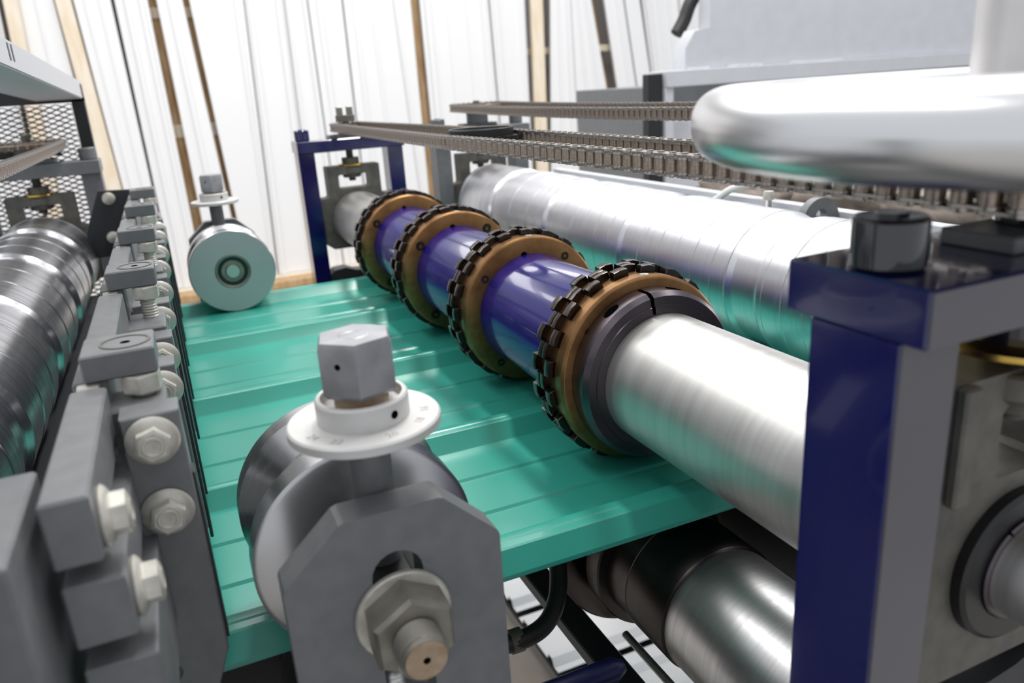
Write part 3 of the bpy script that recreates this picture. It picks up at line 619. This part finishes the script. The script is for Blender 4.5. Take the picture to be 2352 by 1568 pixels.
# ================================================================ PINCH ROLLERS WITH DIAL ADJUSTERS
DIGITS = {'24': 205, '22': 232, '20': 282, '18': 318, '16': 345}
def pinch(ym, xs, which, lab):
    """ym maps the near unit's y to this unit; every piece is listed in near-unit coordinates"""
    x = 48.4
    def L(prof): return [(ym(y), r) for y, r in prof]
    t = thing('pinch_roller', lab['roller'], 'pinch roller', (x, ym(315), 0), 'grooved pinch rollers')
    part('roller_body', lathe(NB(), L([(284, 9), (284, 44), (284.8, 46), (297.6, 46), (299, 45), (308, 36), (323, 36), (332, 45), (333.4, 46.6), (344, 46.6), (345, 45.6)]), (x, 46.6), 'Y', 96), 'pinch', t, ang=25)
    part('inner_face', lathe(NB(), L([(345, 45.6), (345, 19.4), (342, 19.4)]), (x, 46.6), 'Y', 72), 'pinch_face', t)
    b = part('bearing', lathe(NB(), L([(342, 8), (343.4, 8), (343.6, 12), (343.2, 12.4), (343.2, 16), (344.4, 16.4), (345.2, 18.4), (344.6, 19.4), (342, 19.4)]), (x, 46.6), 'Y', 56), 'nut', t)
    part('bearing_seal', lathe(NB(), L([(343.3, 12.3), (343.5, 12.3), (343.5, 16.1), (343.3, 16.1)]), (x, 46.6), 'Y', 48), 'black', b)
    part('axle', lathe(NB(), L([(210, 0), (210, 7.2), (211.4, 8.4), (216, 8.4), (345, 7.6), (346.5, 7), (346.5, 1), (345.8, 0)]), (x, 46.6), 'Y', 32), 'shaft', t)
    # bracket
    t = thing('roller_bracket', lab['bracket'], 'bracket', (x, ym(238), -150), 'roller brackets')
    out = [(9.8, -150), (9.8, 70.5), (10.6, 72.3), (30.6, 90.6), (32.6, 91.4), (65.4, 91.4), (67.4, 90.6), (86.4, 72.3), (87.2, 70.5), (87.2, -150)]
    hol = obround(48.4, -70, 75.5, 9.2)
    part('bracket_plate', slab_with_hole(NB(), out, [hol], 'Y', ym(232), ym(246)), 'grey', t, ang=20)
    zc = 50.5
    part('washer', lathe(NB(), L([(232, 8.8), (232, 16.8), (231.4, 17.4), (229.8, 17.4), (229.2, 16.8), (229.2, 8.8)]), (x, zc), 'Y', 48), 'galv', t)
    bm = NB(); hexa(bm, (x, zc), 'Y', ym(229.2), ym(215.5), 15.6, 0.55, 1.4); part('axle_nut', bm, 'nut', t, ang=25)
    pr = [(218, 0), (218, 7.9)]; y = 216
    while y > 207: pr += [(y, 8.6), (y-.7, 7.9)]; y -= 1.4
    pr += [(205.6, 8.2), (204.4, 7.2), (204.4, 0)]
    e = part('threaded_end', lathe(NB(), L(pr), (x, zc), 'Y', 40), 'nut', t); part('end_face', lathe(NB(), L([(204.3, 7.1), (204.25, 1.3), (204.3, 0)]), (x, zc), 'Y', 32), 'rust', e); part('centre_drill', lathe(NB(), L([(204.2, 1.3), (204.15, 0)]), (x, zc), 'Y', 12), 'hole', e)
    pr = [(-90, 0), (-90, 4.4)]; z = -90
    while z < 24: pr += [(z+1, 5), (z+2, 4.4)]; z += 2
    pr += [(27, 0)]
    part('height_stud', lathe(NB(), pr, (x-5, ym(238)), 'Z', 18), 'shaft', t)
    part('slide_block', box(NB(), x-7.8, x+7.8, min(ym(226), ym(262)), max(ym(226), ym(262)), 42, 60, .8), 'black', t)  # coloured black so the slot shows as a dark recess
    # dial adjuster
    yd = ym(256)
    t = thing('dial_adjuster', lab['dial'], 'adjuster', (xs, yd, 55), 'dial adjusters')
    part('stem', lathe(NB(), [(55, 0), (55, 7.6), (114, 7.6), (114, 0)], (xs, yd), 'Z', 40), 'grey', t)
    d = part('dial', lathe(NB(), [(113.4, 7.6), (113.2, 26.2), (113.8, 27.1), (116.6, 27.1), (117.3, 26.4), (117.3, 16.3), (125.2, 16.3), (126.0, 15.7), (126.0, 14.3), (122.6, 13.4), (122.6, 6)], (xs, yd), 'Z', 80), 'dial', t, ang=30)
    if which == 'near':
        for txt, an in DIGITS.items():
            cu = bpy.data.curves.new('dial_figure', 'FONT'); cu.body = txt; cu.size = 4.6; cu.align_x = 'CENTER'; cu.align_y = 'CENTER'; cu.extrude = 0.02; cu.resolution_u = 2
            tmp = bpy.data.objects.new('tmp', cu); COL.objects.link(tmp); dg = bpy.context.evaluated_depsgraph_get(); me0 = bpy.data.meshes.new_from_object(tmp.evaluated_get(dg)); bpy.data.objects.remove(tmp)
            bm = NB(); bm.from_mesh(me0); a = math.radians(an)
            bmesh.ops.transform(bm, matrix=Matrix.Translation(Vector((xs+21.6*math.cos(a), yd+21.6*math.sin(a), 117.34))) @ Matrix.Rotation(a+PI/2, 4, 'Z'), verts=bm.verts)
            part('dial_figure', bm, 'engrave', d, smooth=False)
    a = math.radians(-62); bm = NB(); lathe(bm, [(-.4, 1.5), (.1, 1.5), (.1, 0)], (0, 0), 'Z', 18)
    bmesh.ops.transform(bm, matrix=Matrix.Translation(Vector((xs+16.3*math.cos(a), yd+16.3*math.sin(a), 121.3))) @ Matrix.Rotation(a, 4, 'Z') @ Matrix.Rotation(PI/2, 4, 'Y'), verts=bm.verts); part('pin_hole', bm, 'hole', d)
    part('neck', cyl(NB(), (xs, yd), 'Z', 121, 128.6, 9.6, 28), 'rust', t)
    rot = math.radians(-102) if which == 'near' else math.radians(-95)
    h = part('hex_head', hexa(NB(), (xs, yd), 'Z', 127.6, 147.6, 14.2, rot, 1.1, 1.6), 'hexzinc', t, ang=25)
    a = rot-PI/6; bm = NB(); lathe(bm, [(-.4, 1.1), (.08, 1.1), (.08, 0)], (0, 0), 'Z', 16)
    bmesh.ops.transform(bm, matrix=Matrix.Translation(Vector((xs+12.3*math.cos(a)+.2*math.sin(a), yd+12.3*math.sin(a)-.2*math.cos(a), 140))) @ Matrix.Rotation(a, 4, 'Z') @ Matrix.Rotation(PI/2, 4, 'Y'), verts=bm.verts); part('drilled_hole', bm, 'hole', h)
    part('head_mark', lathe(NB(), [(147.62, 5.2), (147.75, 5.0), (147.75, 4.0), (147.62, 3.8)], (xs, yd), 'Z', 28), 'hexzinc', h)
pinch(lambda y: y, 48.4, 'near', {'roller': 'grooved silver pinch roller behind the big grey bracket in front', 'bracket': 'big grey octagonal topped bracket plate with a slot in the foreground', 'dial': 'white dial with grey hex head on top of the foreground pinch roller'})
pinch(lambda y: 1259-y, 46.5, 'far', {'roller': 'silver pinch roller with dark bearing on the far edge of the green sheet', 'bracket': 'grey bracket plate hidden behind the far pinch roller', 'dial': 'small white dial with hex head above the far pinch roller'})

bm = NB(); lathe(bm, [(270, 0), (270, 9), (284, 9), (284, 38), (285.2, 40), (296, 40), (298, 38), (300, 43), (330, 43), (332, 40), (344, 40), (345, 38), (345, 0)], (48.4, -45.5), 'Y', 72); solo('lower_pinch_roller', bm, 'pinch', 'silver lower pinch roller peeking out under the sheet left of the bracket', 'pinch roller', (48.4, 315, -89))
# ================================================================ GREY GUIDE ASSEMBLY ON THE LEFT
def flange_bolt_mesh():
    bm = NB(); lathe(bm, [(0, 0), (0, 8.6), (-1.0, 9.2), (-1.9, 8.4), (-3.0, 6.6), (-3.2, 0)], (0, 0), 'Y', 32); hexa(bm, (0, 0), 'Y', -2.4, -7.6, 6.4, .3, 1.2)
    lathe(bm, [(-7.6, 4), (-7.9, 3.6), (-7.9, 2.8), (-7.6, 2.5)], (0, 0), 'Y', 20)
    return mesh_from('flange_bolt', bm, 'galv', ang=30)
FB = flange_bolt_mesh()
def rounded_prism(x0, x1, z0, z1, y0, y1, notch=False):
    bm = NB()
    pts = [(x0, z0+5), (x0, z1), (x1, z1), (x1, z0+9), (x1-6, z0), (x0+5, z0)]
    if notch: pts = [(x0, z0), (x0, 6)]+[(x0+9.5*math.sin(PI*i/10), 6+20*i/10) for i in range(1, 10)]+[(x0, 26), (x0, 60), (x0+7, 75), (x0+7, z1), (x1, z1), (x1, 20), (x1-12, z0)]
    prism(bm, pts, 'Y', y0, y1, 0.6); return bm
ORD = ['nearest', 'second', 'third', 'fourth', 'fifth', 'sixth', 'seventh', 'eighth', 'ninth']
PY = [318, 385, 436, 521, 603, 690, 770, 868, 937]
for i, y in enumerate(PY):
    first = i == 0
    t = thing('guide_plate', 'upright grey guide plate, %s of the row beside the green sheet%s' % (ORD[i], ', with two flange bolts' if first else ''), 'guide plate', (-24, y if i else 285, -12 if first else 12), 'guide plates beside the sheet')
    zt = 123 if first else 110
    if first: y = 285
    part('plate_body', rounded_prism(-38 if first else -35, -11.4 if first else -13, -12 if first else 12, zt, y, y+(14.5 if first else 17), first), 'grey', t, ang=25)
    if first:
        inst('flange_bolt', FB, t, None, (-21.6+24, 0, 113.5+12)); inst('flange_bolt', FB, t, None, (-21.8+24, 0, 85+12))
    else:
        inst('flange_bolt', FB, t, None, (-20+24, 0, 99-12))
    part('side_strip', box(NB(), -13.1 if i else -11.5, -11.6 if i else -10.4, y+4, y+13, 13 if i else 22, 96, .3), 'grey_black', t)
CY = [311, 478, 645, 812, 979]
for i, y in enumerate(CY):
    t = thing('clamp_block', 'grey clamp block with recessed screw, %s along the guide bar' % ORD[i], 'clamp block', (-28, y+14, 110), 'clamp blocks on the guide bar')
    part('block_body', box(NB(), -42, -16.3, y, y+27, 130.2, 140.4, .7), 'grey', t)
    part('recessed_screw', lathe(NB(), [(140.2, 9.2), (140.75, 9.2), (140.75, 8.2), (140.3, 8.0), (140.3, 2.2), (139.6, 2.0), (139.6, 0)], (-26.5, y+13), 'Z', 36), 'cast', t)
    part('screw_hole', cyl(NB(), (-26.5, y+13), 'Z', 140.3, 140.42, 2.0, 8), 'hole', t)
    pr = [(108, 0), (108, 4)]; z = 108
    while z < 124: pr += [(z+.8, 4.5), (z+1.6, 3.9)]; z += 1.6
    pr += [(130, 3.9), (130, 0)]
    part('stud', lathe(NB(), pr, (-23, y+5), 'Z', 20), 'galv', t)
    part('hex_nut', hexa(NB(), (-23, y+5), 'Z', 122.5, 130, 7.4, .4, .5, .5), 'galv', t, ang=25)
    part('lower_block', box(NB(), -36, -15.5, y-24 if i else y-10, y+14, 96, 112 if i else 121, .8), 'grey', t)
    part('round_pin', cyl(NB(), (y+2, 126.5), 'X', -45, -37, 3.1, 16, .6), 'galv', t)
t = thing('guide_bar', 'long flat grey guide bar under the clamp blocks, beside the left roller', 'guide bar', (-40, 215, 108))
ends = [213]+[y for y in CY]
segs = [(213, 305), (314, 470), (481, 637), (648, 804), (815, 971), (982, 1050)]
for a, b in segs: part('bar_segment', box(NB(), -46.5, -34.2, a, b, 110, 130, .8), 'grey', t)
t = thing('lower_guide_bar', 'lower grey guide bar with a white bolt in its side at the bottom left', 'guide bar', (-37, 225, 84))
part('bar_body', box(NB(), -46.5, -30.5, 214, 1050, 84, 104, .8), 'grey', t)
t2 = thing('bottom_guide_bar', 'bottom grey guide bar just above the lower picture edge at left', 'guide bar', (-37, 236, 60)); part('bar_body', box(NB(), -46.5, -27, 214, 1050, 40, 77, .8), 'grey', t2)
t3 = thing('outer_guide_bar', 'outermost grey guide bar at the left picture edge', 'guide bar', (-65, 205, 60)); part('bar_body', box(NB(), -78, -50.5, 190, 246, 40, 127, .8), 'grey', t3)
RX = Matrix.Rotation(PI/2, 4, 'Z')
for par, x, y, z, base in ((bpy.data.objects['guide_bar'], -34.2, 226, 117, (-40, 215, 108)), (t, -30.5, 227, 92, (-37, 225, 84))):
    inst('flange_bolt', FB, par, Matrix.Translation(Vector((x-base[0], y-base[1], z-base[2]))) @ RX)
# ================================================================ LEFT GUARD AND BRACKET
t = thing('gusset_bracket', 'black folded gusset bracket with two round bolts beside the left roller', 'bracket', (-75, 1060, 60))
bm = NB(); prism(bm, [(-100, 60), (-78, 60), (-40, 136), (-78, 138), (-100, 90)], 'Y', 1044, 1050, .5); part('gusset_plate', bm, 'grey_black', t)
for x, z in ((-68, 128), (-72, 82)): part('round_bolt', lathe(NB(), [(1044, 0), (1044, 7.5), (1040, 6.5), (1038.5, 4), (1038.5, 0)], (x, z), 'Y', 24), 'galv', t)
t = thing('mesh_guard', 'expanded metal guard panel in a black frame behind the left roller', 'guard', (-300, 1190, -100))
part('frame_post', box(NB(), -95, -80, 1180, 1200, -640, 246, .8), 'black', t); part('frame_top', box(NB(), -700, -80, 1180, 1200, 240, 262, .8), 'black', t); part('frame_middle', box(NB(), -700, -120, 1180, 1200, 176, 196, .8), 'black', t)
bm = NB(); wd, ht = 15.0, 3.3
for r in range(-40, 42):
    z = 100+r*ht
    for c in range(-42, 0):
        x = -92+c*wd+(wd/2 if r % 2 else 0)
        for s in (-1, 1):
            p = [(x-wd/2, z), (x, z+s*ht*.95)]
            (xa, za), (xb, zb) = p
            vs = []
            for (xx, zz, th) in ((xa, za, .9), (xb, zb, .6)):
                vs.append([bm.verts.new(q) for q in ((xx, 1188, zz-th), (xx, 1188, zz+th), (xx, 1190.5, zz+th), (xx, 1190.5, zz-th))])
            for k in range(4): bm.faces.new((vs[0][k], vs[0][(k+1) % 4], vs[1][(k+1) % 4], vs[1][k]))
            vs = []
            for (xx, zz, th) in ((xb, zb, .6), (x+wd/2, z, .9)):
                vs.append([bm.verts.new(q) for q in ((xx, 1188, zz-th), (xx, 1188, zz+th), (xx, 1190.5, zz+th), (xx, 1190.5, zz-th))])
            for k in range(4): bm.faces.new((vs[0][k], vs[0][(k+1) % 4], vs[1][(k+1) % 4], vs[1][k]))
o = part('expanded_metal', bm, 'mesh_grey', t, smooth=False); o['kind'] = 'stuff'
t = thing('guard_beam', 'pale grey boxed beam at the upper left running toward the mesh guard', 'beam', (-95, 1180, 244))
def slant(bm, x0, x1, ya, yb, za, zb, ha, hb):
    vs = [bm.verts.new(p) for p in ((x0, ya, za), (x1, ya, za), (x1, yb, zb), (x0, yb, zb), (x0, ya, za+ha), (x1, ya, za+ha), (x1, yb, zb+hb), (x0, yb, zb+hb))]
    for f in ((3,2,1,0),(4,5,6,7),(0,1,5,4),(1,2,6,5),(2,3,7,6),(3,0,4,7)): bm.faces.new([vs[i] for i in f])
    bmesh.ops.bevel(bm, geom=list(bm.edges), offset=1.0, segments=2, affect='EDGES'); return bm
part('beam_body', slant(NB(), -135, -81, 1205, 400, 243, 262, 23, 18), 'beam_pale', t)
for y in (640, 655): part('dark_slot', box(NB(), -81.6, -80.7, y-5, y+1, 262, 273), 'black', t)
part('top_lip', slant(NB(), -118, -104, 720, 400, 273, 280, 4, 4), 'beam_pale', t)
t = thing('red_sign', 'small red printed patch behind the mesh guard', 'sign', (-215, 1260, 200)); part('sign_plate', box(NB(), -235, -196, 1258, 1260, 188, 214), 'panel_print', t)
